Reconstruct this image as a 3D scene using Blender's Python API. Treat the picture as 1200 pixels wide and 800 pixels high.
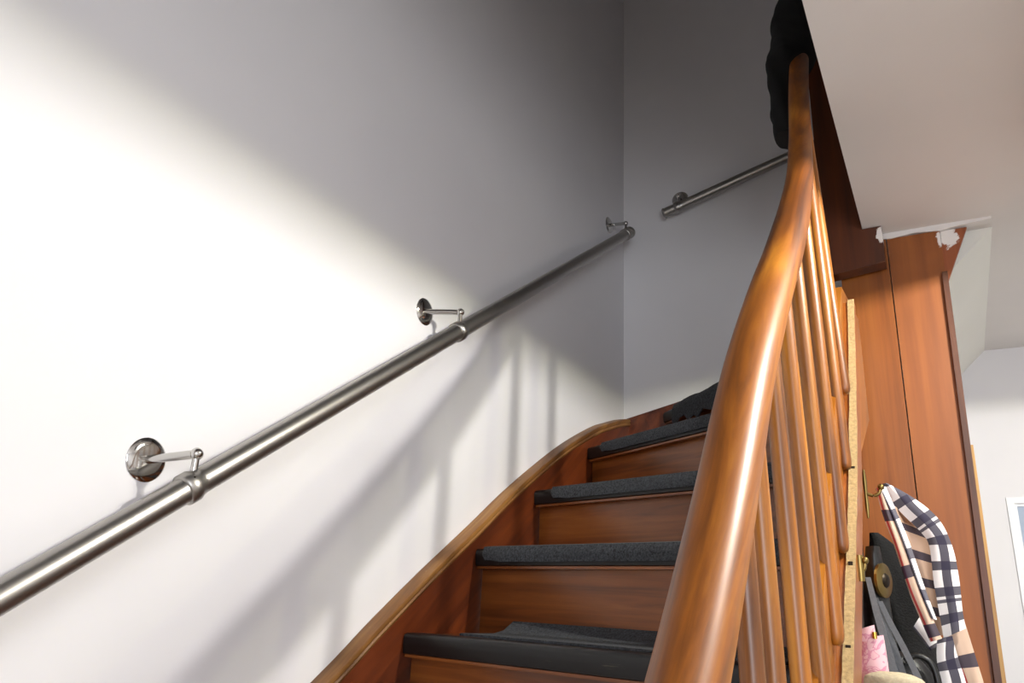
import bpy, bmesh, math, random
from mathutils import Vector, Matrix
random.seed(7)
for o in list(bpy.data.objects): bpy.data.objects.remove(o)
S = bpy.context.scene; COL = S.collection

# ---------------------------------------------------------------- camera
# world: z=0 room floor, left wall plane x=-1.04, +Y runs up along the stairs
ROWS = ((0.87288542, -0.11797301, -0.47344843), (0.48571393, 0.30237063, 0.82015485), (0.04640076, -0.94586171, 0.32123605))
CAM = Vector((0, 0, 1.2)); F = 900.0
cd = bpy.data.cameras.new('camera'); cam = bpy.data.objects.new('camera', cd); COL.objects.link(cam)
cd.sensor_width = 36; cd.lens = 36 * F / 1200; cd.clip_start = 0.01
M = Matrix(((ROWS[0][0], -ROWS[0][1], -ROWS[0][2], CAM.x), (ROWS[1][0], -ROWS[1][1], -ROWS[1][2], CAM.y), (ROWS[2][0], -ROWS[2][1], -ROWS[2][2], CAM.z), (0, 0, 0, 1)))
cam.matrix_world = M; S.camera = cam
S.view_settings.view_transform = 'Standard'; S.view_settings.look = 'None'; S.view_settings.gamma = 1
S.view_settings.use_curve_mapping = False; S.view_settings.exposure = -0.15

def at(px, py, Y):                       # a point of the photograph at the real depth y=Y
    d = [r[0]*(px-600)/F + r[1]*(py-400)/F + r[2] for r in ROWS]
    t = Y / d[1]; return Vector((d[0]*t, Y, 1.2 + d[2]*t))

# ---------------------------------------------------------------- daylight outside the windows
W = bpy.data.worlds.new('sky'); S.world = W; W.use_nodes = True
W.node_tree.nodes['Background'].inputs[0].default_value = (.62, .72, .85, 1)
W.node_tree.nodes['Background'].inputs[1].default_value = 1.3
# ---------------------------------------------------------------- lamps: under-ceiling fixture, added yellow fringe lights, weak fill added upstairs, daylight from the room window
LX, LY, LZ = 0.60, 1.22, 2.205
def lamp(name, kind, loc, power, size, color=(1, 1, 1), rot=None, size_y=None):
    l = bpy.data.lights.new(name, kind); l.energy = power; l.color = color
    if kind == 'AREA':
        l.size = size
        if size_y: l.shape = 'RECTANGLE'; l.size_y = size_y
    else: l.shadow_soft_size = size
    o = bpy.data.objects.new(name, l); o.location = loc; COL.objects.link(o)
    if rot: o.rotation_euler = rot
    return o
for dy, pw_ in ((-.03, 68), (.0, 11), (.04, 10), (.09, 9), (.15, 8), (.21, 7)): lamp('fixture_bulb', 'POINT', (LX, LY+dy, LZ), pw_, .017, (1, .975, .965))
for dy in (-.02, .08): lamp('added_fringe_light', 'POINT', (LX, LY+dy, LZ-.014), 9, .008, (1, .98, .42))  # added below the bulbs only to tint the shade's cutoff edge yellow
lamp('added_upstairs_fill', 'POINT', (1.2, 1.0, 4.3), 2.5, .08, (1, .95, .95))  # unseen fill light, added to lift the upper walls of the stairwell
lamp('window_daylight', 'AREA', (1.05, -1.44, 1.45), 52, 1.0, (.90, .94, 1), (math.radians(90), 0, 0), 1.1)

# ---------------------------------------------------------------- materials
def s2l(c): return tuple(((v/255)/12.92 if v/255 <= .04045 else ((v/255+.055)/1.055)**2.4) for v in c) + (1,)
def mat(name):
    m = bpy.data.materials.new(name); m.use_nodes = True; return m, m.node_tree, m.node_tree.nodes['Principled BSDF']
def mapping(nt, scale, rot=(0, 0, 0), src='Object'):
    tc = nt.nodes.new('ShaderNodeTexCoord'); mp = nt.nodes.new('ShaderNodeMapping')
    mp.inputs['Scale'].default_value = scale
    if any(rot):                        # turn the grain first, stretch it afterwards
        m0 = nt.nodes.new('ShaderNodeMapping'); m0.inputs['Rotation'].default_value = rot
        nt.links.new(tc.outputs[src], m0.inputs[0]); nt.links.new(m0.outputs[0], mp.inputs[0])
    else: nt.links.new(tc.outputs[src], mp.inputs[0])
    return mp
def noise(nt, mp, scale, detail=6, rough=.6, dist=0):
    n = nt.nodes.new('ShaderNodeTexNoise'); n.inputs['Scale'].default_value = scale; n.inputs['Detail'].default_value = detail
    n.inputs['Roughness'].default_value = rough; n.inputs['Distortion'].default_value = dist
    nt.links.new(mp.outputs[0], n.inputs['Vector']); return n
def ramp(nt, src, stops):
    r = nt.nodes.new('ShaderNodeValToRGB'); e = r.color_ramp.elements
    while len(e) < len(stops): e.new(.5)
    for i, (p, c) in enumerate(stops): e[i].position = p; e[i].color = c
    nt.links.new(src, r.inputs[0]); return r
def mixc(nt, fac, a, b, mode='MIX'):
    m = nt.nodes.new('ShaderNodeMix'); m.data_type = 'RGBA'; m.blend_type = mode
    for k, v in ((0, fac), (6, a), (7, b)):
        if isinstance(v, (int, float, tuple)): m.inputs[k].default_value = v
        else: nt.links.new(v, m.inputs[k])
    return m.outputs[2]
def bump(nt, b, src, strength, dist=.002):
    n = nt.nodes.new('ShaderNodeBump'); n.inputs['Strength'].default_value = strength; n.inputs['Distance'].default_value = dist
    nt.links.new(src, n.inputs['Height']); nt.links.new(n.outputs[0], b.inputs['Normal'])
def wood(name, dark, mid, light, stretch=(30, 30, 1.6), rot=(0, 0, 0), rough=.35, wear=None, coat=.3, stain=.35):
    m, nt, b = mat(name)
    mp = mapping(nt, stretch, rot); n = noise(nt, mp, 1.0, 8, .62, .6)
    r = ramp(nt, n.outputs[0], ((.30, s2l(dark)), (.5, s2l(mid)), (.70, s2l(light))))
    mp2 = mapping(nt, tuple(.16*s + 1 for s in stretch), rot); n2 = noise(nt, mp2, 1.3, 3, .5)
    r2 = ramp(nt, n2.outputs[0], ((.35, (1-stain, 1-stain*1.1, 1-stain*1.15, 1)), (.62, (1.0, 1.0, 1.0, 1))))
    c = mixc(nt, 1.0, r.outputs[0], r2.outputs[0], 'MULTIPLY')
    if wear:
        mp3 = mapping(nt, (1, 1, 1)); n3 = noise(nt, mp3, wear[1], 10, .75)
        r3 = ramp(nt, n3.outputs[0], ((wear[2], (0, 0, 0, 1)), (wear[2]+.05, (1, 1, 1, 1))))
        c = mixc(nt, r3.outputs[0], c, s2l(wear[0]))
    nt.links.new(c, b.inputs['Base Color']); b.inputs['Roughness'].default_value = rough
    b.inputs['Coat Weight'].default_value = coat; b.inputs['Coat Roughness'].default_value = .30
    bump(nt, b, n.outputs[0], .12, .001); return m
def plaster(name, c1, c2, sc=60):
    m, nt, b = mat(name); mp = mapping(nt, (1, 1, 1)); n = noise(nt, mp, 1.6, 3)
    r = ramp(nt, n.outputs[0], ((.3, s2l(c1)), (.7, s2l(c2)))); nt.links.new(r.outputs[0], b.inputs['Base Color'])
    b.inputs['Roughness'].default_value = .85; n2 = noise(nt, mp, sc, 4); bump(nt, b, n2.outputs[0], .12, .001); return m
def plain(name, c, rough=.5, metal=0, nscale=0, amt=.3, bmp=0):
    m, nt, b = mat(name); b.inputs['Roughness'].default_value = rough; b.inputs['Metallic'].default_value = metal
    if nscale:
        mp = mapping(nt, (1, 1, 1)); n = noise(nt, mp, nscale, 6); lc = s2l(c)
        r = ramp(nt, n.outputs[0], ((.3, tuple(v*(1-amt) for v in lc[:3])+(1,)), (.7, tuple(min(1, v*(1+amt)) for v in lc[:3])+(1,))))
        nt.links.new(r.outputs[0], b.inputs['Base Color'])
        if bmp: bump(nt, b, n.outputs[0], bmp, .003)
    else: b.inputs['Base Color'].default_value = s2l(c)
    return m
SL = math.atan(1.0)
M_wall = plaster('white_plaster', (222, 220, 222), (228, 226, 227))
M_ceil = plaster('ceiling_paint', (215, 211, 208), (224, 219, 216), 45)
M_boxing = plaster('boxing_paint', (226, 225, 218), (232, 231, 224), 20)
M_floor = wood('floor_boards', (168, 158, 146), (190, 182, 170), (206, 198, 188), (14, 1.4, 14), rough=.4)
M_rail = wood('varnished_rail_wood', (88, 44, 8), (148, 84, 18), (188, 120, 32), (30, 30, 2.0), (math.radians(45), 0, 0), .44, ((84, 44, 14), 40, .78), .16, .5)
M_bal = wood('baluster_wood', (96, 52, 8), (156, 92, 18), (194, 126, 30), (46, 46, 2.4), rough=.42, coat=.2, stain=.5)
M_string = wood('red_brown_string_wood', (64, 26, 10), (104, 46, 18), (134, 66, 26), (26, 1.6, 26), (-math.radians(36), 0, 0), .34, ((168, 140, 110), 38, .735), .4, .4)
M_ostring = wood('orange_string_wood', (122, 64, 14), (156, 92, 24), (180, 114, 36), (26, 26, 2.0), (math.radians(45), 0, 0), .35, ((96, 80, 62), 26, .70), .4, .35)
M_riser = wood('riser_wood', (92, 46, 14), (134, 72, 24), (160, 94, 38), (1.6, 3, 38), rough=.33, coat=.35, stain=.3)
M_mould = wood('worn_moulding_wood', (104, 66, 26), (144, 96, 44), (172, 126, 68), (40, 2.0, 40), (-math.radians(36), 0, 0), .5, ((190, 168, 130), 60, .64), .1, .6)
M_plank = wood('plank_wood', (116, 60, 18), (138, 76, 26), (152, 88, 33), (36, 36, 1.3), rough=.36, wear=((225, 215, 200), 70, .80), coat=.25, stain=.18)
M_fascia = wood('dark_fascia_wood', (60, 28, 10), (86, 42, 14), (108, 56, 20), (26, 26, 1.6), rough=.38, coat=.2, stain=.35)
M_batten = wood('ochre_batten_wood', (150, 106, 46), (184, 140, 70), (206, 164, 92), (40, 40, 2), rough=.45)
M_raw = plain('raw_chipboard', (158, 134, 92), .85, 0, 180, .3, .4)
def smear_wood(name, cx, cz, rad, base):
    # red-brown wood with a brushed-over patch of ceiling paint at a fixed place on the board
    m, nt, b = mat(name); mp = mapping(nt, (30, 30, 1.6)); n = noise(nt, mp, 1, 8)
    r = ramp(nt, n.outputs[0], ((.3, s2l(base[0])), (.7, s2l(base[1]))))
    mp2 = mapping(nt, (1/rad[0], 0, 1/rad[1])); mp2.inputs['Location'].default_value = (-cx/rad[0], 0, -cz/rad[1])
    g = nt.nodes.new('ShaderNodeVectorMath'); g.operation = 'LENGTH'; nt.links.new(mp2.outputs[0], g.inputs[0])
    mp3 = mapping(nt, (1, 1, 2.4), (0, .7, 0)); n3 = noise(nt, mp3, 42, 8, .75)
    a = nt.nodes.new('ShaderNodeMath'); a.operation = 'MULTIPLY_ADD'; a.inputs[1].default_value = 2.6
    nt.links.new(n3.outputs[0], a.inputs[0]); nt.links.new(g.outputs['Value'], a.inputs[2])
    r3 = ramp(nt, a.outputs[0], ((.0, (1, 1, 1, 1)), (.5, (1, 1, 1, 1)), ))
    r3.color_ramp.elements[0].position = .96; r3.color_ramp.elements[1].position = .99
    # ramp input is clamped 0..1, so halve first
    h = nt.nodes.new('ShaderNodeMath'); h.operation = 'MULTIPLY'; h.inputs[1].default_value = .42
    nt.links.new(a.outputs[0], h.inputs[0]); nt.links.new(h.outputs[0], r3.inputs[0])
    r3.color_ramp.elements[0].color = (1, 1, 1, 1); r3.color_ramp.elements[1].color = (0, 0, 0, 1)
    c = mixc(nt, r3.outputs[0], r.outputs[0], s2l((222, 217, 212)))
    nt.links.new(c, b.inputs['Base Color']); b.inputs['Roughness'].default_value = .45; return m
# brushed steel
def steel(name, c, rough, stretch=None, rot=(0, 0, 0)):
    m, nt, b = mat(name); b.inputs['Metallic'].default_value = 1; b.inputs['Base Color'].default_value = s2l(c)
    mp = mapping(nt, stretch or (1, 1, 1), rot); n = noise(nt, mp, 7, 3)
    r = ramp(nt, n.outputs[0], ((.3, (rough*.95,)*3+(1,)), (.7, (rough*1.0,)*3+(1,)))); nt.links.new(r.outputs[0], b.inputs['Roughness']); return m
M_steel = steel('brushed_steel', (164, 161, 156), .37)
M_chrome = steel('polished_chrome', (196, 194, 190), .12)
M_brass = steel('aged_brass', (132, 112, 66), .35)
# black nosing: scuffed rubber paint
def nosing_mat():
    m, nt, b = mat('black_scuffed_nosing'); mp = mapping(nt, (3, 3, 60)); n = noise(nt, mp, 3, 10, .75)
    r = ramp(nt, n.outputs[0], ((.61, s2l((9, 9, 10))), (.70, s2l((96, 88, 74))))); nt.links.new(r.outputs[0], b.inputs['Base Color'])
    b.inputs['Roughness'].default_value = .42; return m
M_nose = nosing_mat()
def carpet_mat():
    m, nt, b = mat('charcoal_carpet'); mp = mapping(nt, (1, 1, 1)); n = noise(nt, mp, 210, 8, .85)
    r = ramp(nt, n.outputs[0], ((.38, s2l((12, 13, 15))), (.64, s2l((84, 87, 92))))); nt.links.new(r.outputs[0], b.inputs['Base Color'])
    b.inputs['Roughness'].default_value = 1.0; b.inputs['Sheen Weight'].default_value = .0; bump(nt, b, n.outputs[0], .8, .003); return m
M_carpet = carpet_mat()
M_black = plain('black_cloth', (5, 5, 6), .95, 0, 300, .5, .5)
M_fleece = plain('charcoal_fleece', (14, 14, 16), .95, 0, 260, .5, .7)
M_leather = plain('black_leather', (12, 12, 13), .42, 0, 120, .3, .3)
M_strap = plain('grey_strap_webbing', (96, 98, 102), .6, 0, 200, .15, .2)
M_beige = plain('beige_canvas', (176, 164, 138), .85, 0, 220, .15, .3)
M_frame = plain('white_window_frame', (232, 232, 234), .4, 0, 8, .02)
M_blind = plain('blue_grey_blind', (170, 182, 200), .8, 0, 8, .03)
M_dark = plain('dark_iron', (52, 46, 40), .45, 1, 60, .3)
def pink_mat():
    m, nt, b = mat('pink_patterned_fabric'); mp = mapping(nt, (1, 1, 1)); n = noise(nt, mp, 55, 2, .5, 1.2)
    r = ramp(nt, n.outputs[0], ((.46, s2l((226, 178, 186))), (.49, s2l((206, 136, 158))), (.53, s2l((206, 136, 158))), (.56, s2l((228, 184, 190)))))
    nt.links.new(r.outputs[0], b.inputs['Base Color']); b.inputs['Roughness'].default_value = .7; return m
M_pink = pink_mat()
def glass_mat():
    m, nt, b = mat('window_glass'); b.inputs['Transmission Weight'].default_value = 1; b.inputs['Roughness'].default_value = 0; b.inputs['IOR'].default_value = 1.1; return m
M_glass = glass_mat()
def leaf_mat():
    return plain('hedge_green', (120, 190, 90), .7, 0, 30, .5, .5)
# checked scarf: uv (metres across, metres along)
def check_mat(name, base, bars_u, bars_v, col_u, extra=None):
    m, nt, b = mat(name); tc = nt.nodes.new('ShaderNodeTexCoord'); sp = nt.nodes.new('ShaderNodeSeparateXYZ'); nt.links.new(tc.outputs['UV'], sp.inputs[0])
    def stripes(out, period, width, phase=0):
        a = nt.nodes.new('ShaderNodeMath'); a.operation = 'ADD'; a.inputs[1].default_value = phase; nt.links.new(out, a.inputs[0])
        d = nt.nodes.new('ShaderNodeMath'); d.operation = 'PINGPONG'; d.inputs[1].default_value = period/2; nt.links.new(a.outputs[0], d.inputs[0])
        g = nt.nodes.new('ShaderNodeMath'); g.operation = 'LESS_THAN'; g.inputs[1].default_value = width/2; nt.links.new(d.outputs[0], g.inputs[0]); return g.outputs[0]
    c = s2l(base)
    for (p, w, ph, colr, k) in bars_u: 
        f = stripes(sp.outputs[0], p, w, ph); s_ = nt.nodes.new('ShaderNodeMath'); s_.operation = 'MULTIPLY'; s_.inputs[1].default_value = k; nt.links.new(f, s_.inputs[0]); c = mixc(nt, s_.outputs[0], c, s2l(colr))
    for (p, w, ph, colr, k) in bars_v:
        f = stripes(sp.outputs[1], p, w, ph); s_ = nt.nodes.new('ShaderNodeMath'); s_.operation = 'MULTIPLY'; s_.inputs[1].default_value = k; nt.links.new(f, s_.inputs[0]); c = mixc(nt, s_.outputs[0], c, s2l(colr))
    nt.links.new(c, b.inputs['Base Color']); b.inputs['Roughness'].default_value = .9; return m
NAVY = (40, 36, 56)
M_ck_white = check_mat('white_navy_check', (226, 222, 222), [(.044, .015, .021, NAVY, .94)], [(.046, .016, 0, NAVY, .92), (.138, .006, .03, NAVY, .9)], None)
M_ck_beige = check_mat('beige_bar_check', (190, 160, 140), [], [(.052, .017, .0, NAVY, .93)], None)
M_ck_plain = check_mat('beige_red_check', (196, 168, 148), [(.30, .004, -.004, (176, 30, 40), .9)], [(.105, .022, .05, NAVY, .93)], None)
M_ck_edge = check_mat('white_strip_check', (230, 226, 228), [(.2, .006, .0, NAVY, .9)], [(.075, .02, .02, NAVY, .9)], None)

# ---------------------------------------------------------------- builders
def link(name, bm, m, parent=None, smooth=False, bevel=0):
    if bevel: bmesh.ops.bevel(bm, geom=[e for e in bm.edges if len(e.link_faces) == 2 and e.calc_face_angle(0) > .5], offset=bevel, segments=2, affect='EDGES', clamp_overlap=True)
    bmesh.ops.recalc_face_normals(bm, faces=bm.faces)
    me = bpy.data.meshes.new(name); bm.to_mesh(me); bm.free(); me.materials.append(m)
    if smooth:
        for p in me.polygons: p.use_smooth = True
        me.set_sharp_from_angle(angle=math.radians(50))
    o = bpy.data.objects.new(name, me); COL.objects.link(o)
    if parent: o.parent = parent; o.matrix_parent_inverse = Matrix.Identity(4); o.location = -world_loc(parent)
    return o
def world_loc(o):
    v = Vector(o.location)
    while o.parent: o = o.parent; v += Vector(o.location)
    return v
def thing(name, label, cat, loc=(0, 0, 0), group=None):
    o = bpy.data.objects.new(name, None); COL.objects.link(o); o.location = loc; o.empty_display_size = .05
    o['label'] = label; o['category'] = cat
    if group: o['group'] = group
    return o
def tag(o, label, cat, group=None):
    o['label'] = label; o['category'] = cat
    if group: o['group'] = group
    return o
def struct(o): o['kind'] = 'structure'; return o
def box(bm, x0, x1, y0, y1, z0, z1):
    v = [bm.verts.new((x, y, z)) for x in (x0, x1) for y in (y0, y1) for z in (z0, z1)]
    for f in ((0, 1, 3, 2), (4, 6, 7, 5), (0, 4, 5, 1), (2, 3, 7, 6), (0, 2, 6, 4), (1, 5, 7, 3)): bm.faces.new([v[i] for i in f])
def bx(name, a, m, parent=None, bevel=0):
    bm = bmesh.new(); box(bm, *a); return link(name, bm, m, parent, False, bevel)
def prism(bm, pts, off):                 # closed outline extruded by a vector
    a = [bm.verts.new(p) for p in pts]; b = [bm.verts.new(Vector(p)+Vector(off)) for p in pts]; n = len(pts)
    bm.faces.new(a); bm.faces.new(b[::-1])
    for i in range(n): bm.faces.new((a[i], b[i], b[(i+1) % n], a[(i+1) % n]))
def catmull(P, k=8):
    P = [Vector(p) for p in P]; out = []
    for i in range(len(P)-1):
        p0 = P[max(i-1, 0)]; p1 = P[i]; p2 = P[i+1]; p3 = P[min(i+2, len(P)-1)]
        for j in range(k):
            t = j/k; out.append(.5*((2*p1)+(p2-p0)*t+(2*p0-5*p1+4*p2-p3)*t*t+(3*p1-p0-3*p2+p3)*t**3))
    out.append(P[-1]); return out
def tube(bm, pts, r, n=16, prof=None, up=Vector((1, 0, 0)), caps=True):
    pts = [Vector(p) for p in pts]; rings = []
    for i, p in enumerate(pts):
        d = (pts[min(i+1, len(pts)-1)] - pts[max(i-1, 0)]).normalized()
        u = (up - d*up.dot(d))
        if u.length < 1e-3: u = Vector((0, 1, 0)) - d*d.y
        u.normalize(); v = d.cross(u); rr = r[i] if isinstance(r, (list, tuple)) else r
        ring = []
        for k in range(n):
            a = 2*math.pi*k/n; cu, cv = (math.cos(a), math.sin(a)) if not prof else prof(a)
            ring.append(bm.verts.new(p + u*cu*rr + v*cv*rr))
        rings.append(ring)
    for a, b in zip(rings, rings[1:]):
        for k in range(n): bm.faces.new((a[k], a[(k+1) % n], b[(k+1) % n], b[k]))
    if caps: bm.faces.new(rings[0][::-1]); bm.faces.new(rings[-1])
def ribbon(name, L, R, thick, m, parent=None, k=6, cols=6, wrinkle=0.0, bulge=0.0, seed=0):
    # cloth strip between two edge polylines (3-D points), real thickness, uv in metres
    L = catmull(L, k); R = catmull(R, k); n = min(len(L), len(R)); bm = bmesh.new(); uv = bm.loops.layers.uv.new('UVMap')
    rnd = random.Random(seed); ph = rnd.random()*6; grid = []; UV = {}; s = 0
    for i in range(n):
        if i: s += ((L[i]+R[i])/2 - (L[i-1]+R[i-1])/2).length
        row = []; w = (R[i]-L[i]).length; d = (R[i]-L[i]).normalized() if w > 1e-5 else Vector((1, 0, 0))
        T = (L[min(i+1, n-1)] - L[max(i-1, 0)]).normalized(); N = d.cross(T)
        if N.length < 1e-4: N = Vector((0, -1, 0))
        N.normalize(); N = -N if N.y > 0 else N
        for j in range(cols+1):
            t = j/cols; p = L[i].lerp(R[i], t) + N*(bulge*math.sin(math.pi*t) + wrinkle*math.sin(t*9+s*30+ph)*(.3+.7*math.sin(math.pi*t)))
            v = bm.verts.new(p); UV[v] = (t*w, s); row.append((v, p, N))
        grid.append(row)
    back = [[bm.verts.new(p - N*thick) for v, p, N in row] for row in grid]
    for row, b in zip(grid, back):
        for (v, p, N), q in zip(row, b): UV[q] = UV[v]
    g = [[x[0] for x in row] for row in grid]
    for i in range(n-1):
        for j in range(cols):
            bm.faces.new((g[i][j], g[i][j+1], g[i+1][j+1], g[i+1][j])); bm.faces.new((back[i][j], back[i+1][j], back[i+1][j+1], back[i][j+1]))
        bm.faces.new((g[i][0], g[i+1][0], back[i+1][0], back[i][0])); bm.faces.new((g[i][cols], back[i][cols], back[i+1][cols], g[i+1][cols]))
    for j in range(cols):
        bm.faces.new((g[0][j], back[0][j], back[0][j+1], g[0][j+1])); bm.faces.new((g[-1][j], g[-1][j+1], back[-1][j+1], back[-1][j]))
    for f in bm.faces:
        for l in f.loops: l[uv].uv = UV[l.vert]
    return link(name, bm, m, parent, True)

# ---------------------------------------------------------------- the setting
XW = -1.04; YB = 2.674; ZC = 2.262; YP = 2.262; YF = 3.52
struct(bx('wall_left', (XW-.12, XW, -1.5, YB, 0, 4.9), M_wall))
struct(bx('wall_back', (XW-.12, 2.2, YB, YB+.12, 2.55, 4.9), M_wall))
struct(bx('wall_back', (XW-.12, -.08, YB, YB+.12, 0, 2.55), M_wall))
struct(bx('floor', (XW, 2.2, -1.5, YF, -.1, 0), M_floor))
bm = bmesh.new(); box(bm, -.128, 2.2, -1.5, YP+.0, ZC, ZC+.28); box(bm, .0, 2.2, YP, YF, ZC, ZC+.28); box(bm, XW, -.128, -1.5, -.35, ZC, ZC+.28)
struct(link('ceiling', bm, M_ceil))
struct(bx('ceiling_upper', (XW-.12, 2.3, -1.6, YB+.12, 4.9, 5.0), M_ceil))
struct(bx('wall_right', (2.2, 2.32, -1.5, YF, 0, 4.9), M_wall))
struct(bx('wall_upper_front', (XW, 2.2, -1.62, -1.5, ZC, 4.9), M_wall))
# wall behind the camera with a window opening (x .5..1.6, z .85..2.0)
bm = bmesh.new(); box(bm, XW, .5, -1.62, -1.5, 0, ZC); box(bm, 1.6, 2.2, -1.62, -1.5, 0, ZC); box(bm, .5, 1.6, -1.62, -1.5, 0, .85); box(bm, .5, 1.6, -1.62, -1.5, 2.0, ZC)
struct(link('wall_front', bm, M_wall))
# far wall of the next room with its window (seen at the right edge)
wx0, wx1, wz0, wz1 = .20, 1.25, .75, 1.655
bm = bmesh.new(); box(bm, -.08, wx0, YF, YF+.12, 0, ZC+.28); box(bm, wx1, 2.2, YF, YF+.12, 0, ZC+.28); box(bm, wx0, wx1, YF, YF+.12, 0, wz0); box(bm, wx0, wx1, YF, YF+.12, wz1, ZC+.28)
struct(link('wall_far', bm, M_wall))
struct(bx('wall_beside_closet', (-.08, .0, YP+.05, YF, 0, ZC), M_wall))
def window(n, x0, x1, y0, z0, z1, blind):
    w = bpy.data.objects.new('window_%d' % n, None); COL.objects.link(w); w.location = ((x0+x1)/2, y0, z0); struct(w)
    bm = bmesh.new(); t = .020
    for a in ((x0, x0+t, z0, z1), (x1-t, x1, z0, z1), (x0+t, x1-t, z0, z0+t), (x0+t, x1-t, z1-t, z1), ((x0+x1)/2-.02, (x0+x1)/2+.02, z0+t, z1-t)): box(bm, a[0], a[1], y0, y0+.06, a[2], a[3])
    link('window_frame', bm, M_frame, w)
    bx('window_casing', (x0-.012, x0+.012, y0-.012, y0-.001, z0, z1+.012), M_frame, w); bx('window_casing', (x0+.012, x1, y0-.012, y0-.001, z1-.01, z1+.012), M_frame, w)
    bx('pane', (x0+t, (x0+x1)/2-.02, y0+.03, y0+.036, z0+t, z1-t), M_glass, w); bx('pane', ((x0+x1)/2+.02, x1-t, y0+.03, y0+.036, z0+t, z1-t), M_glass, w)
    if blind:
        b = bx('roller_blind', (x0+t, x1-t, y0+.006, y0+.012, blind, z1-t), M_blind, w); bx('bottom_bar', (x0+t, x1-t, y0+.002, y0+.016, blind-.03, blind), M_dark, b)
    return w
window(1, wx0, wx1, YF+.0, wz0, wz1, 1.47)
window(2, .5, 1.6, -1.56, .85, 2.0, 0)
bm = bmesh.new(); bmesh.ops.create_icosphere(bm, subdivisions=5, radius=1)
for v in bm.verts:
    k = 1+.09*math.sin(v.co.x*23)*math.sin(v.co.y*19+1)*math.sin(v.co.z*21+2); v.co = Vector((v.co.x*1.6*k+.9, v.co.y*.4*k+4.9, v.co.z*.75*k+.68))
tag(link('hedge', bm, leaf_mat(), None, True), 'green hedge outside the small window at the right edge', 'hedge')
struct(bx('ground', (-4, 6, YF+.13, 9, -.12, -.02), plain('garden_ground', (110, 130, 80), .9, 0, 4, .3)))

# panelled end wall of the under-stair niche: planks side by side, dark edge trim, filler strip
pw = bpy.data.objects.new('wall_panelled', None); COL.objects.link(pw); pw.location = (0, YP, 0); struct(pw)
def plank(name, xs_top, xs_bot, z1, m, y0=YP, th=.02, z0=0.0, b=.0018, zt=None):
    bm = bmesh.new(); zt = zt or (z1, z1)
    prism(bm, [(xs_bot[0], y0, z0), (xs_bot[1], y0, z0), (xs_top[1], y0, zt[1]), (xs_top[0], y0, zt[0])], (0, th, 0)); return link(name, bm, m, pw, False, b)
plank('plank', (-.200, -.0735), (-.235, -.0780), 2.245, M_plank)
M_plank2 = smear_wood('plank_paint_smear', .064, 2.218, (.010, .022), ((122, 64, 20), (146, 82, 29)))
plank('plank', (-.0705, .0640), (-.0745, .0400), 2.245, M_plank2)
M_fill = smear_wood('filler_paint_smear', .083, 2.225, (.022, .030), ((120, 60, 28), (156, 84, 42)))
plank('filler_strip', (.0655, .130), (.060, .066), 2.245, M_fill, YP+.006, .014, 2.09)
plank('edge_trim', (.0545, .0680), (.0270, .0430), 2.115, M_fascia, YP-.014, .03)
plank('ochre_batten', (.0490, .0690), (.0440, .0580), 1.64, M_batten, YP+.022, .02)
bm = bmesh.new(); pts = [(-.236, 2.250), (-.13, 2.252), (-.06, 2.246), (.0, 2.250), (.05, 2.247), (.066, 2.244), (.09, 2.248), (.12, 2.252), (.19, 2.255)]
prism(bm, [(x, YP-.004, z-.004*random.random()) for x, z in pts] + [(x, YP-.004, ZC) for x, z in (pts[-1], pts[0])], (0, .03, 0))
link('paint_bead', bm, M_ceil, pw)
# wooden side board of the niche: 18 mm chipboard, veneered, raw edge rising with the stairs
XB0, XB1 = -.1508, -.1392
edge = [(.98, .90), (1.17, 1.115), (1.32, 1.268), (1.484, 1.437), (1.65, 1.655), (1.803, 1.895)]
bd = bpy.data.objects.new('wall_closet_side', None); COL.objects.link(bd); bd.location = (XB1, 1.5, 0); struct(bd)
ce = [(p.y, p.z) for p in catmull([(0, y, z) for y, z in edge], 6)]
bm = bmesh.new(); prism(bm, [(-.1618, y, z-.004) for y, z in ce] + [(-.1618, y+.020+.085/(1+math.exp(9*(y-1.62))), z-.004) for y, z in ce[::-1]], (XB1+.1615, 0, 0)); link('board', bm, M_plank, bd)
ce = catmull([(0, y, z) for y, z in edge], 10); bm = bmesh.new()
rnd = random.Random(3); top = []; 
vs = []
for i, p in enumerate(ce):
    j = .0012*rnd.random(); vs.append([bm.verts.new((XB0-.001-j, p.y+.0, p.z+.0022)), bm.verts.new((XB1+j*.8, p.y, p.z+.0022)), bm.verts.new((XB1+j*.8, p.y, p.z-.003)), bm.verts.new((XB0-.001-j, p.y, p.z-.003))])
for a, b in zip(vs, vs[1:]):
    for k in range(4): bm.faces.new((a[k], a[(k+1) % 4], b[(k+1) % 4], b[k]))
bm.faces.new(vs[0]); bm.faces.new(vs[-1][::-1]); link('raw_edge', bm, M_raw, bd)
for y, z in ((1.215, 1.161), (1.33, 1.279), (1.50, 1.455)):          # dark joint nicks across the raw edge
    bm = bmesh.new(); box(bm, XB0+.002, XB1-.003, y-.002, y+.002, z-.002, z+.0052); link('nick', bm, M_dark, bd)
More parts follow.
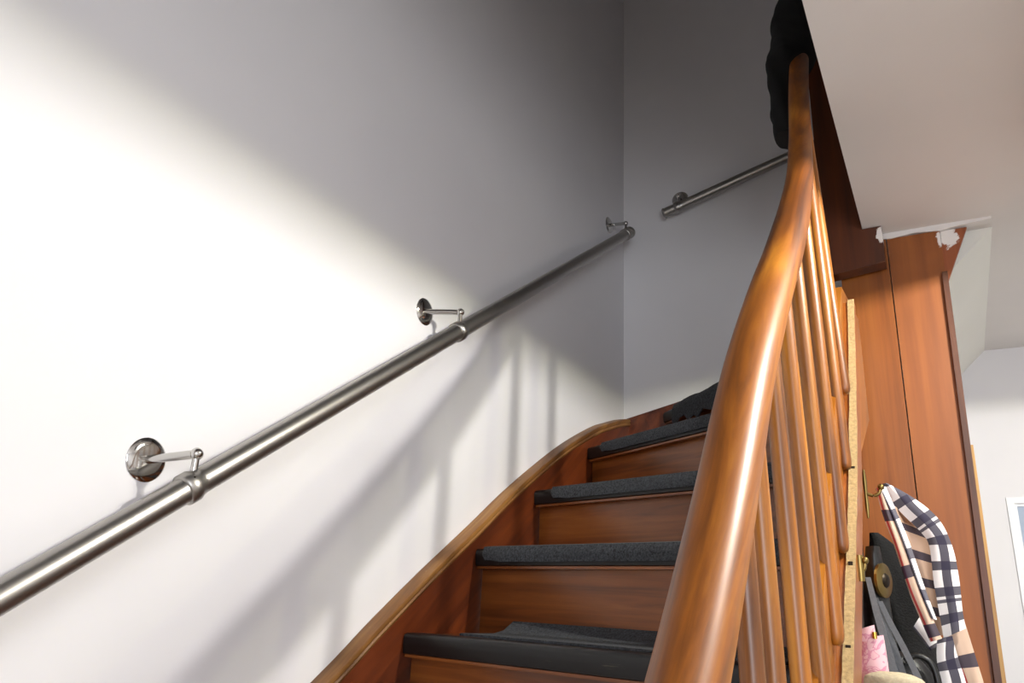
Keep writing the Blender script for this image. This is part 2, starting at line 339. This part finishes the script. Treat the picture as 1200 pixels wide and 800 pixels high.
# dark fascia / outer string of the upper flight under the landing
fs = bpy.data.objects.new('trim_1', None); COL.objects.link(fs); fs.location = (-.15, 2.2, 2.15); struct(fs)
M_fas2 = smear_wood('fascia_paint_smear', -.084, 2.236, (.010, .022), ((62, 28, 9), (98, 46, 14)))
bm = bmesh.new(); prism(bm, [(-.235, 2.2, 2.133), (-.079, 2.2, 2.152), (-.079, 2.2, ZC-.002), (-.130, 2.2, ZC-.002), (-.130, 2.2, 3.2), (-.235, 2.2, 3.2)], (0, .045, 0)); link('fascia_board', bm, M_fas2, fs, False, .002)
bm = bmesh.new(); prism(bm, [(-.236, 2.194, 2.127), (-.078, 2.194, 2.146), (-.078, 2.194, 2.150), (-.236, 2.194, 2.131)], (0, .05, 0)); link('bottom_bead', bm, M_fascia, fs)
# slanted white boxing under the ceiling
bm = bmesh.new(); prism(bm, [(.069, YP+.07, 2.138), (.194, YP+.07, ZC), (.112, YP+.07, ZC)], (0, YF-YP-.07, 0)); o = struct(link('trim_2', bm, M_boxing))

# ---------------------------------------------------------------- staircase
st = thing('staircase', 'winding red-brown wooden staircase with black step noses, rising against the white wall', 'staircase', (-.6, 1.2, 0))
XS = -1.005; XI = -.19; YBS = 2.644
noses = {-3: ((XS, .38), (XI, .34), .37), -2: ((XS, .62), (XI, .56), .56), -1: ((XS, .87), (XI, .78), .75), 0: ((XS, 1.12), (XI, 1.00), .94),
         1: ((XS, 1.366), (XI, 1.20), 1.130), 2: ((XS, 1.626), (XI, 1.365), 1.317), 3: ((XS, 1.915), (XI, 1.61), 1.497), 4: ((XS, 2.274), (XI, 1.745), 1.686),
         5: ((-.87, YBS), (XI, 1.955), 1.880), 6: ((-.50, YBS), (-.235, 2.19), 2.07)}
TH = .040
def perp(a, b):                          # unit vector pointing up the flight, square to a nosing
    d = Vector((b[0]-a[0], b[1]-a[1], 0)).normalized(); return Vector((-d.y, d.x, 0))
def off(k, s):
    a, b, z = noses[k]; n = perp(a, b); return Vector((a[0], a[1], 0))+n*s, Vector((b[0], b[1], 0))+n*s
def clipline(P, Q, xa, ya, xb):          # extend the line P-Q to the wall string and the inner string
    d = Q-P
    def atx(x): return P + d*((x-P.x)/d.x) if abs(d.x) > 1e-6 else P
    A = atx(xa)
    if A.y > ya: A = P + d*((ya-P.y)/d.y)
    return A, (atx(xb) if xb is not None else Q)
keys = sorted(noses)
for i, k in enumerate(keys):
    a, b, z = noses[k]; front = clipline(*off(k, 0), XS, YBS, XI if k < 6 else None)
    if k < 6:
        nk = keys[i+1]; back = clipline(*off(nk, .045), XS, YBS, XI if nk < 6 else None)
    else: back = (front[0]+Vector((.30, 0, 0)), front[1]+Vector((.11, .06, 0)))
    ft = clipline(*off(k, .012), XS, YBS, XI if k < 6 else None)
    poly = [Vector((min(p.x, XI-.001), p.y, 0)) for p in (ft[0], ft[1], back[1], back[0])]
    if abs(back[0].y-YBS) < .002 and abs(ft[0].x-XS) < .002: poly.append(Vector((XS, YBS, 0)))
    bm = bmesh.new(); prism(bm, [(p.x, p.y, z-TH) for p in poly], (0, 0, TH-.002)); link('tread', bm, M_riser, st, False, 0)
    # black nosing: rounded bar wrapped on the tread's front edge
    A, B = front; n = perp(a, b)
    prof = [(0, -.039), (-.004, -.037), (-.006, -.02), (-.006, -.008), (-.003, -.001), (.003, .0015), (.045, .0015), (.045, -.001), (.0125, -.001), (.0125, -.039)]
    bm = bmesh.new(); r0 = [bm.verts.new((A.x+n.x*p, A.y+n.y*p, z+q)) for p, q in prof]; r1 = [bm.verts.new((B.x+n.x*p, B.y+n.y*p, z+q)) for p, q in prof]
    m_ = len(prof); bm.faces.new(r0); bm.faces.new(r1[::-1])
    for j in range(m_): bm.faces.new((r0[j], r0[(j+1) % m_], r1[(j+1) % m_], r1[j]))
    link('nosing', bm, M_nose, st, True)
    # thin bead of bare wood below the black nosing
    bm = bmesh.new(); prism(bm, [(A.x+n.x*.001, A.y+n.y*.001, z-.0445), (B.x+n.x*.001, B.y+n.y*.001, z-.0445), (B.x+n.x*.001, B.y+n.y*.001, z-.038), (A.x+n.x*.001, A.y+n.y*.001, z-.038)], (n.x*.02, n.y*.02, 0)); link('nosing_bead', bm, M_riser, st, False, .0015)
    # riser
    zb = noses[keys[i-1]][2] if i else .18
    R = clipline(*off(k, .026), XS, YBS, XI if k < 6 else None)
    bm = bmesh.new(); prism(bm, [(R[0].x, R[0].y, zb-.03), (R[1].x, R[1].y, zb-.03), (R[1].x, R[1].y, z-TH), (R[0].x, R[0].y, z-TH)], (n.x*.018, n.y*.018, 0)); link('riser', bm, M_riser, st)
# wall string along the left wall: top edge eases as the winders widen
top = catmull([(0, .30, .50), (0, .72, .775), (0, 1.141, 1.050), (0, 1.283, 1.150), (0, 1.444, 1.258), (0, 1.627, 1.374), (0, 1.788, 1.479), (0, 1.982, 1.593), (0, 2.153, 1.684), (0, 2.353, 1.774), (0, 2.466, 1.814), (0, 2.57, 1.848), (0, YBS, 1.866)], 5)
bm = bmesh.new(); prism(bm, [(XW+.001, p.y, p.z-.004) for p in top] + [(XW+.001, p.y, p.z-.42) for p in top[::-1]], (XS-.004-XW, 0, 0)); link('wall_string', bm, M_string, st)
bm = bmesh.new(); prof = [(-.001, -.028), (.002, -.026), (.0035, -.020), (.001, -.016), (.004, -.010), (.002, -.002), (-.004, 0), (-.033, 0), (-.033, -.004), (-.012, -.006), (-.012, -.028)]
rings = [[bm.verts.new((XS+a, p.y, p.z+b)) for a, b in prof] for p in top]
for a, b in zip(rings, rings[1:]):
    for j in range(len(prof)): bm.faces.new((a[j], a[(j+1) % len(prof)], b[(j+1) % len(prof)], b[j]))
bm.faces.new(rings[0]); bm.faces.new(rings[-1][::-1]); o = link('string_moulding', bm, M_mould, st, True); o['label'] = 'worn pale ochre moulding on top of the wall string'
bt = [(-1.038, 1.862), (-.834, 1.912), (-.677, 1.955), (-.50, 2.05), (-.3, 2.20), (-.1, 2.36), (.1, 2.54)]
bm = bmesh.new(); prism(bm, [(x, YBS, z) for x, z in bt] + [(x, YBS, z-.36) for x, z in bt[::-1]], (0, YB-.001-YBS, 0)); link('wall_string', bm, M_string, st, False, .002)
# outer string carrying the balusters
ot = [(.30, .36), (.60, .66), (.95, 1.03), (1.2, 1.29), (1.4, 1.49), (1.6, 1.72), (1.80, 1.93), (2.19, 1.985)]
ob = [(.30, .04), (.95, .60), (1.2, .82), (1.484, 1.12), (1.65, 1.32), (1.80, 1.52), (2.19, 1.70)]
bm = bmesh.new(); prism(bm, [(XI, y, z) for y, z in ot] + [(XI, y, z) for y, z in ob[::-1]], (.028, 0, 0)); link('outer_string', bm, M_ostring, st, False, .002)

# stair mats: charcoal carpet pieces stuck over the noses
def mat_piece(k, s0, s1, label, wrap=True, depth=.19, ragged=0, curl=0):
    a, b, z = noses[k]; A, B = clipline(*off(k, 0), XS, YBS, XI); d = B-A; n = perp(a, b); t = .005
    prof = ([(-.0065, -.030 if k < 5 else -.075), (-.0068, -.012), (-.004, .001), (.004, .0018)] if wrap else [(.050, .0018)]) + [(.06+(depth-.06)*j/5, .0018+(curl*max(0, j-3)**2)) for j in range(6)]
    n_s = 26; bm = bmesh.new(); rnd = random.Random(k); f = []; bk = []
    for i in range(n_s+1):
        u = i/n_s; cut = 0
        e = min(u, 1-u)*n_s
        rowf = []; rowb = []
        for j, (p, q) in enumerate(prof):
            uu = u
            if wrap and j == 0 and e < 1: uu = u + (.010 if u < .5 else -.010)
            if wrap and j == 0 and e < 1.5: q += .004
            if k == 5 and j == 0: q += .03*rnd.random()
            if ragged and u < .5: uu = u + ragged*(rnd.random())*(1-u*2)
            if ragged: q += .009*abs(math.sin(u*14+j*1.3))*(1 if j > 1 else .2)
            P = A + d*(s0+(s1-s0)*uu) + n*p; nn = (Vector((-n.x, -n.y, 0)) if wrap and j < 2 else Vector((-n.x*.5, -n.y*.5, .7)) if wrap and j == 2 else Vector((0, 0, 1)))
            P.x = min(P.x, XI-.004+.0002*j)
            zz = z+q; rowb.append(bm.verts.new((P.x, P.y, zz))); Q = Vector((P.x, P.y, zz))+nn*t; rowf.append(bm.verts.new(Q))
        f.append(rowf); bk.append(rowb)
    m_ = len(prof)
    for i in range(n_s):
        for j in range(m_-1):
            bm.faces.new((f[i][j], f[i+1][j], f[i+1][j+1], f[i][j+1])); bm.faces.new((bk[i][j], bk[i][j+1], bk[i+1][j+1], bk[i+1][j]))
        bm.faces.new((f[i][0], bk[i][0], bk[i+1][0], f[i+1][0])); bm.faces.new((f[i][-1], f[i+1][-1], bk[i+1][-1], bk[i][-1]))
    for r in (0, n_s):
        for j in range(m_-1): bm.faces.new((f[r][j], f[r][j+1], bk[r][j+1], bk[r][j]))
    return tag(link('stair_mat', bm, M_carpet, None, True), label, 'stair mat', 'charcoal mats on the stair treads')
mat_piece(1, .125, .93, 'charcoal carpet mat lying back behind the bare scuffed nose of the lowest visible step', False, .215, 0, .0062)
mat_piece(2, .035, .95, 'charcoal carpet mat wrapped over the nose of the second visible step from the bottom')
mat_piece(3, .085, .95, 'charcoal mat on the third visible step, bare black strip of nose at its left')
mat_piece(4, .085, .95, 'charcoal carpet mat on the slanting fourth step, below the crumpled mat')
mat_piece(5, .06, .95, 'crumpled black mat with a ragged end on the topmost visible step', True, .22, .03)

# ---------------------------------------------------------------- wooden banister
bn = thing('banister', 'varnished orange-brown wooden banister, thick curved handrail on slender balusters', 'banister', (-.18, 1.1, .9))
rp = [(-.185, .30, .83), (-.185, .45, .99), (-.185, .605, 1.150), (-.185, .726, 1.288), (-.185, .866, 1.458), (-.185, 1.021, 1.612), (-.185, 1.159, 1.736), (-.185, 1.305, 1.878), (-.187, 1.445, 2.035), (-.194, 1.56, 2.20), (-.205, 1.69, 2.40), (-.212, 1.80, 2.56), (-.215, 1.92, 2.74), (-.215, 2.05, 2.92), (-.215, 2.185, 3.08)]
rc = catmull(rp, 8)
def rrad(p): return .0290 - .0055*min(1, max(0, (p.y-1.25)/.3))
def railx(y):
    return min(rc, key=lambda p: abs(p.y-y)).x
def oval(a):
    c, s_ = math.cos(a), math.sin(a); e = .86; return (math.copysign(abs(c)**e, c), math.copysign(abs(s_)**e, s_)*1.02)
bm = bmesh.new(); tube(bm, rc, [rrad(p) for p in rc], 28, oval); link('handrail', bm, M_rail, bn, True)
def railz(y):
    for p, q in zip(rc, rc[1:]):
        if p.y <= y <= q.y: return p.z + (q.z-p.z)*(y-p.y)/(q.y-p.y)
    return rc[-1].z
for y, zb in ((.742, .70), (.818, .785), (.942, .905), (1.061, 1.03), (1.194, 1.165), (1.343, 1.297), (1.496, 1.453), (1.606, 1.622)):
    r = .0128; x = -.1575; zt = railz(y)-.004
    pts = [(x, y, zb)]+[(x, y, zb+h) for h in (.0025, .006, .011, .018)]+[(x+(railx(y)+.012-x)*f, y, zb+(zt-zb)*f) for f in (.3, .6, 1)]
    bm = bmesh.new(); tube(bm, pts, [r*.35, r*.7, r*.88, r*.97, r, r, r*1.02, r*.96], 18, lambda a: (math.cos(a)*.88, math.sin(a)*1.0)); link('baluster', bm, M_bal, bn, True)

# ---------------------------------------------------------------- steel wall handrails
def bracket(parent, wallpt, railpt, nrm, dirv, rr):
    w = Vector(wallpt); p = Vector(railpt); nrm = Vector(nrm); dv = Vector(dirv).normalized()
    br = bpy.data.objects.new('bracket', None); COL.objects.link(br); br.parent = parent; br.location = w - Vector(parent.location)
    def cyl(nm, pts, r, m, n=24):
        bm = bmesh.new(); tube(bm, pts, r, n, None, Vector((.01, .3, 1))); return link(nm, bm, m, br, True)
    cyl('rosette', [w, w+nrm*.0015, w+nrm*.004, w+nrm*.006], [.033, .033, .030, .022], M_chrome, 32)
    top_ = Vector((p.x, p.y, 0))
    up = p + Vector((0, 0, rr+.028)); e = Vector((up.x, up.y, up.z))
    cyl('arm', [w+nrm*.004, e], .0065, M_chrome, 14)
    bm = bmesh.new(); bmesh.ops.create_uvsphere(bm, u_segments=16, v_segments=10, radius=.0095, matrix=Matrix.Translation(e)); link('elbow', bm, M_chrome, br, True)
    cyl('stem', [e, p+Vector((0, 0, rr*.9))], .0052, M_chrome, 12)
    cyl('ring', [p-dv*.016, p-dv*.013, p+dv*.002, p+dv*.006, p+dv*.016], [rr*1.02, rr*1.2, rr*1.22, rr*1.1, rr*1.02], M_steel, 32)
    bm = bmesh.new(); bmesh.ops.create_uvsphere(bm, u_segments=10, v_segments=6, radius=.0022, matrix=Matrix.Translation(p+Vector((rr*1.15*.75, -rr*.5, rr*.55)) if abs(nrm.x) > .5 else p+Vector((0, -rr*1.15, 0)))); link('screw', bm, M_dark, br, True)
xr = XW+.08; A = Vector((xr, .10, .884)); Bq = Vector((xr, 2.525, 2.571)); dv = (Bq-A).normalized()
wr = thing('wall_handrail', 'long brushed steel handrail rising along the white left wall on three brackets', 'handrail', (xr, .75, 1.2), 'steel handrails on the stairwell walls')
bm = bmesh.new(); tube(bm, [A, A.lerp(Bq, .5), Bq], .0195, 40, None, Vector((1, 0, 0))); link('rail_tube', bm, M_steel, wr, True)
bm = bmesh.new(); tube(bm, [Bq-dv*.012, Bq-dv*.008, Bq+dv*.006, Bq+dv*.012], [.0205, .0235, .0235, .017], 32, None, Vector((1, 0, 0))); link('end_cap', bm, M_steel, wr, True)
def on(y): t = (y-A.y)/(Bq.y-A.y); return A.lerp(Bq, t)
for y, rz in ((.752, (.728, 1.376)), (1.412, (1.378, 1.845)), (2.49, (2.515, 2.615))): bracket(wr, (XW, rz[0], rz[1]), on(y), (1, 0, 0), dv, .0195)
yr = YB-.07; A2 = Vector((-.845, yr, 2.668)); B2 = Vector((.35, yr, 2.991)); d2 = (B2-A2).normalized()
w2 = thing('wall_handrail', 'shorter dark steel handrail on the shaded back wall above the stairs', 'handrail', (-.7, yr, 2.68), 'steel handrails on the stairwell walls')
bm = bmesh.new(); tube(bm, [A2, A2.lerp(B2, .5), B2], .0185, 32, None, Vector((0, 1, 0))); link('rail_tube', bm, M_steel, w2, True)
bm = bmesh.new(); tube(bm, [A2-d2*.004, A2, A2+d2*.006], [.017, .021, .021], 32, None, Vector((0, 1, 0))); link('end_cap', bm, M_steel, w2, True)
bracket(w2, (-.80, YB, 2.755), A2.lerp(B2, .05), (0, -1, 0), d2, .0185)

# ---------------------------------------------------------------- ceiling fixture: shallow rectangular shade, bulb inside, open below
fx = thing('ceiling_lamp', 'flat rectangular ceiling lamp hanging under the room ceiling beyond the banister', 'lamp', (LX, LY, ZC))
HX, HY, ZR = .25, .62, LZ-.050
bm = bmesh.new(); box(bm, LX-HX-.006, LX-HX, LY-HY, LY+HY, ZR, LZ+.03); box(bm, LX+HX, LX+HX+.006, LY-HY, LY+HY, ZR, LZ+.03)
box(bm, LX-HX-.006, LX+HX+.006, LY-HY-.006, LY-HY, ZR, LZ+.03); box(bm, LX-HX-.006, LX+HX+.006, LY+HY, LY+HY+.006, ZR, LZ+.03); box(bm, LX-HX-.006, LX+HX+.006, LY-HY-.006, LY+HY+.006, LZ+.03, LZ+.036)
link('lamp_shade', bm, plain('lamp_shade_black', (30, 30, 30), .7, 0, 9, .1), fx)
bx('ceiling_plate', (LX-.06, LX+.06, LY-.06, LY+.06, LZ+.036, ZC), M_frame, fx)

# ---------------------------------------------------------------- black garment hanging over the top of the handrail
bm = bmesh.new(); rnd = random.Random(5); rings = []
prof = [(2.365, -.283, -.222), (2.372, -.289, -.218), (2.42, -.292, -.212), (2.455, -.297, -.206), (2.50, -.2935, -.203), (2.55, -.299, -.20), (2.60, -.3005, -.19), (2.64, -.3035, -.175), (2.70, -.299, -.170), (2.78, -.298, -.168), (2.86, -.304, -.168), (2.95, -.298, -.168), (3.05, -.285, -.17), (3.12, -.25, -.19)]
pc = catmull([(a, b, c) for a, b, c in prof], 4)
for i, p in enumerate(pc):
    z, xa, xb = p; cx = (xa+xb)/2; hx = (xb-xa)/2; ring = []
    for k in range(36):
        a = 2*math.pi*k/36; w = 1+.10*math.sin(5*a+i*.35)*(0 if abs(math.cos(a)) > .97 else 1)+.02*math.sin(i*1.7+k)
        ring.append(bm.verts.new((cx+hx*math.cos(a)*(1+.02*math.sin(i*1.3)), 1.845+(.05+.03*min(1, max(0, (z-2.56)/.06)))*math.sin(a)*w+(z-2.6)*(.58 if z > 2.6 else .1), z)))
    rings.append(ring)
for a, b in zip(rings, rings[1:]):
    for k in range(36): bm.faces.new((a[k], a[(k+1) % 36], b[(k+1) % 36], b[k]))
bm.faces.new(rings[0][::-1]); bm.faces.new(rings[-1]); tag(link('draped_jacket', bm, M_black, None, True), 'black garment draped over the top end of the wooden handrail', 'jacket')

# ---------------------------------------------------------------- coat hooks on the side board
def hook(y, z, label, long=True):
    q = 1 if long else .35
    h = thing('coat_hook', label, 'hook', (XB1, y, z), 'brass coat hooks on the niche board')
    bm = bmesh.new(); tube(bm, [(XB1, y, z-.035), (XB1+.002, y, z+.035)] if False else [(XB1+.002, y, z-(.045 if long else .014)), (XB1+.002, y, z-.02), (XB1+.002, y, z), (XB1+.002, y, z+.02), (XB1+.002, y, z+(.045 if long else .014))], [.002, .004, .003, .004, .002] if long else [.004, .006, .007, .006, .004], 12, None, Vector((0, 1, 0))); link('back_plate', bm, M_brass, h, True)
    bm = bmesh.new(); tube(bm, catmull([(XB1+.004, y, z), (XB1+.014*q, y, z-.004), (XB1+.024*q, y, z), (XB1+.028*q, y, z+.010)], 5), .0032, 10); link('hook_arm', bm, M_brass, h, True)
    bm = bmesh.new(); bmesh.ops.create_uvsphere(bm, u_segments=14, v_segments=9, radius=.006, matrix=Matrix.Translation((XB1+.029*q, y, z+.012))); link('knob', bm, M_brass, h, True)
hook(1.60, 1.425, 'aged brass coat hook with long back plate, holding the checked scarf')
hook(1.375, 1.277, 'small aged brass coat hook above the black bag, lower and nearer one', False)

# ---------------------------------------------------------------- hanging things in the niche
def P(l, Y): return [at(x, y, Y) if not isinstance(Y, (list, tuple)) else at(x, y, Y[i]) for i, (x, y) in enumerate(l)]
sc = thing('checked_scarf', 'beige, white and navy checked scarf hanging from the upper brass hook', 'scarf', tuple(at(1032, 572, 1.68)))
ribbon('outer_fold', P([(1034, 567), (1052, 596), (1078, 622), (1089, 640), (1094, 680), (1101, 720), (1106, 748)], 1.70), P([(1040, 566), (1072, 584), (1100, 608), (1116, 640), (1124, 678), (1128, 715), (1132, 736)], 1.70), .004, M_ck_white, sc, wrinkle=.0015, bulge=.006, seed=1)
ribbon('inner_fold', P([(1036, 582), (1046, 618), (1058, 660), (1072, 705), (1082, 740)], 1.74), P([(1060, 596), (1088, 634), (1096, 670), (1104, 712), (1108, 745)], 1.74), .004, M_ck_beige, sc, wrinkle=.003, bulge=-.006, seed=2)
ribbon('front_strip', P([(1026, 572), (1034, 602), (1048, 640), (1064, 690), (1078, 724), (1090, 752)], 1.66), P([(1034, 570), (1046, 602), (1060, 638), (1077, 686), (1092, 722), (1104, 748)], 1.66), .004, M_ck_plain, sc, wrinkle=.001, bulge=.005, seed=3)
ribbon('white_edge', P([(1030, 570), (1046, 602), (1060, 638), (1077, 686), (1093, 724)], 1.655), P([(1038, 570), (1051, 600), (1066, 636), (1083, 686), (1098, 726)], 1.665), .003, M_ck_edge, sc, cols=3, seed=4)
ribbon('lower_tail', P([(1098, 748), (1098, 775), (1104, 800), (1110, 840)], 1.67), P([(1116, 745), (1122, 768), (1132, 800), (1140, 840)], 1.67), .004, M_ck_white, sc, wrinkle=.001, bulge=.004, seed=5)
ribbon('beige_tail', P([(1106, 744), (1118, 770), (1130, 800), (1140, 840)], 1.72), P([(1131, 730), (1142, 765), (1153, 800), (1165, 840)], 1.72), .004, M_ck_plain, sc, wrinkle=.0015, bulge=.005, seed=6)
ribbon('turned_corner', P([(1070, 735), (1080, 748), (1090, 762)], 1.70), P([(1078, 722), (1094, 738), (1100, 756)], 1.70), .004, M_ck_edge, sc, bulge=.003, seed=8)

def lump(name, spine, rad, m, parent=None, n=24, fold=.08, seed=0, k=5, flat=.8):
    sp = catmull(spine, k); rr = catmull([(r, 0, 0) for r in rad], k); bm = bmesh.new(); rings = []; rnd = random.Random(seed); ph = rnd.random()*6
    for i, p in enumerate(sp):
        ring = []
        for j in range(n):
            a = 2*math.pi*j/n; q = rr[i].x*(1+fold*math.sin(4*a+ph+i*.25)+fold*.5*math.sin(7*a-i*.4))
            ring.append(bm.verts.new((p.x+q*math.cos(a), p.y+q*flat*math.sin(a), p.z)))
        rings.append(ring)
    for a, b in zip(rings, rings[1:]):
        for j in range(n): bm.faces.new((a[j], a[(j+1) % n], b[(j+1) % n], b[j]))
    bm.faces.new(rings[0][::-1]); bm.faces.new(rings[-1]); return link(name, bm, m, parent, True)
# dark fleece coat behind everything
co = lump('dark_coat', P([(1024, 624), (1034, 640), (1046, 680), (1056, 730), (1062, 780), (1066, 840), (1072, 950)], 1.86), [.008, .024, .050, .062, .070, .075, .08], M_fleece, None, seed=4)
tag(co, 'charcoal fleece coat hanging behind the black bag and the checked scarf', 'coat')
# black shoulder bag with a round medallion and grey straps
bg = thing('shoulder_bag', 'black leather shoulder bag with a round brass medallion', 'bag', tuple(at(1030, 700, 1.60)))
lump('bag_body', P([(1046, 762), (1052, 772), (1062, 800), (1068, 850), (1070, 900)], 1.66), [.018, .040, .052, .058, .05], M_leather, bg, seed=9, fold=.03)
ribbon('leather_flap', P([(1014, 640), (1012, 690), (1013, 740), (1016, 790)], 1.60), P([(1030, 640), (1040, 690), (1048, 740), (1058, 800)], 1.60), .012, M_leather, bg, bulge=.012, wrinkle=.002, seed=3)
c0 = at(1036, 680, 1.58); nrm = (CAM-c0).normalized(); nrm = Vector((nrm.x+2.6, nrm.y, nrm.z)).normalized()
bm = bmesh.new(); tube(bm, [c0-nrm*.004, c0+nrm*.001, c0+nrm*.003, c0+nrm*.003], [.030, .030, .026, .021], 32, None, Vector((0, 0, 1))); link('medallion', bm, M_brass, bg, True)
bm = bmesh.new(); tube(bm, [c0+nrm*.002, c0+nrm*.006, c0+nrm*.008], [.014, .011, .005], 10, None, Vector((0, 0, 1))); link('medallion_boss', bm, M_dark, bg, True)
for i, (l, r) in enumerate((([(1014, 676), (1024, 720), (1036, 765), (1046, 815)], [(1020, 676), (1031, 716), (1046, 765), (1060, 815)]),
                            ([(1028, 704), (1040, 730), (1058, 765), (1082, 815)], [(1034, 704), (1046, 728), (1065, 763), (1090, 815)]),
                            ([(1022, 700), (1030, 730), (1040, 765), (1052, 815)], [(1029, 700), (1040, 730), (1054, 765), (1070, 815)]))):
    ribbon('strap', P(l, 1.55+.01*i), P(r, 1.55+.01*i), .003, M_strap, bg, cols=3, seed=i)
bm = bmesh.new(); tube(bm, catmull(P([(1060, 774), (1074, 768), (1090, 776), (1098, 796), (1102, 830)], 1.62), 6), .005, 12, None, Vector((0, 1, 0))); link('handle', bm, M_leather, bg, True)
# pink bag
pk = thing('pink_bag', 'small pink patterned bag hanging at the bottom of the niche beside the board', 'bag', tuple(at(1022, 770, 1.42)))
ribbon('bag_body', P([(1009, 748), (1008, 780), (1008, 830), (1010, 880)], 1.42), P([(1034, 744), (1037, 762), (1042, 800), (1046, 860)], 1.42), .02, M_pink, pk, bulge=.008, wrinkle=.001, seed=2)
ribbon('fabric_handle', P([(1010, 736), (1009, 746), (1009, 752)], 1.415), P([(1024, 732), (1026, 743), (1027, 749)], 1.415), .006, M_pink, pk, bulge=.003, seed=2)
bm = bmesh.new(); q = at(1025, 745, 1.41); tube(bm, [q+Vector((0, 0, -.004)), q+Vector((0, 0, .006))], .0035, 12); link('gold_clasp', bm, steel('gold', (200, 160, 70), .2), pk, True)
tag(lump('folded_canvas_bag', P([(1044, 787), (1046, 791), (1048, 800), (1048, 840), (1048, 880)], 1.36), [.016, .032, .040, .042, .042], M_beige, None, seed=6, fold=.05, flat=.5), 'beige canvas bundle at the bottom edge, below the pink bag', 'bag')
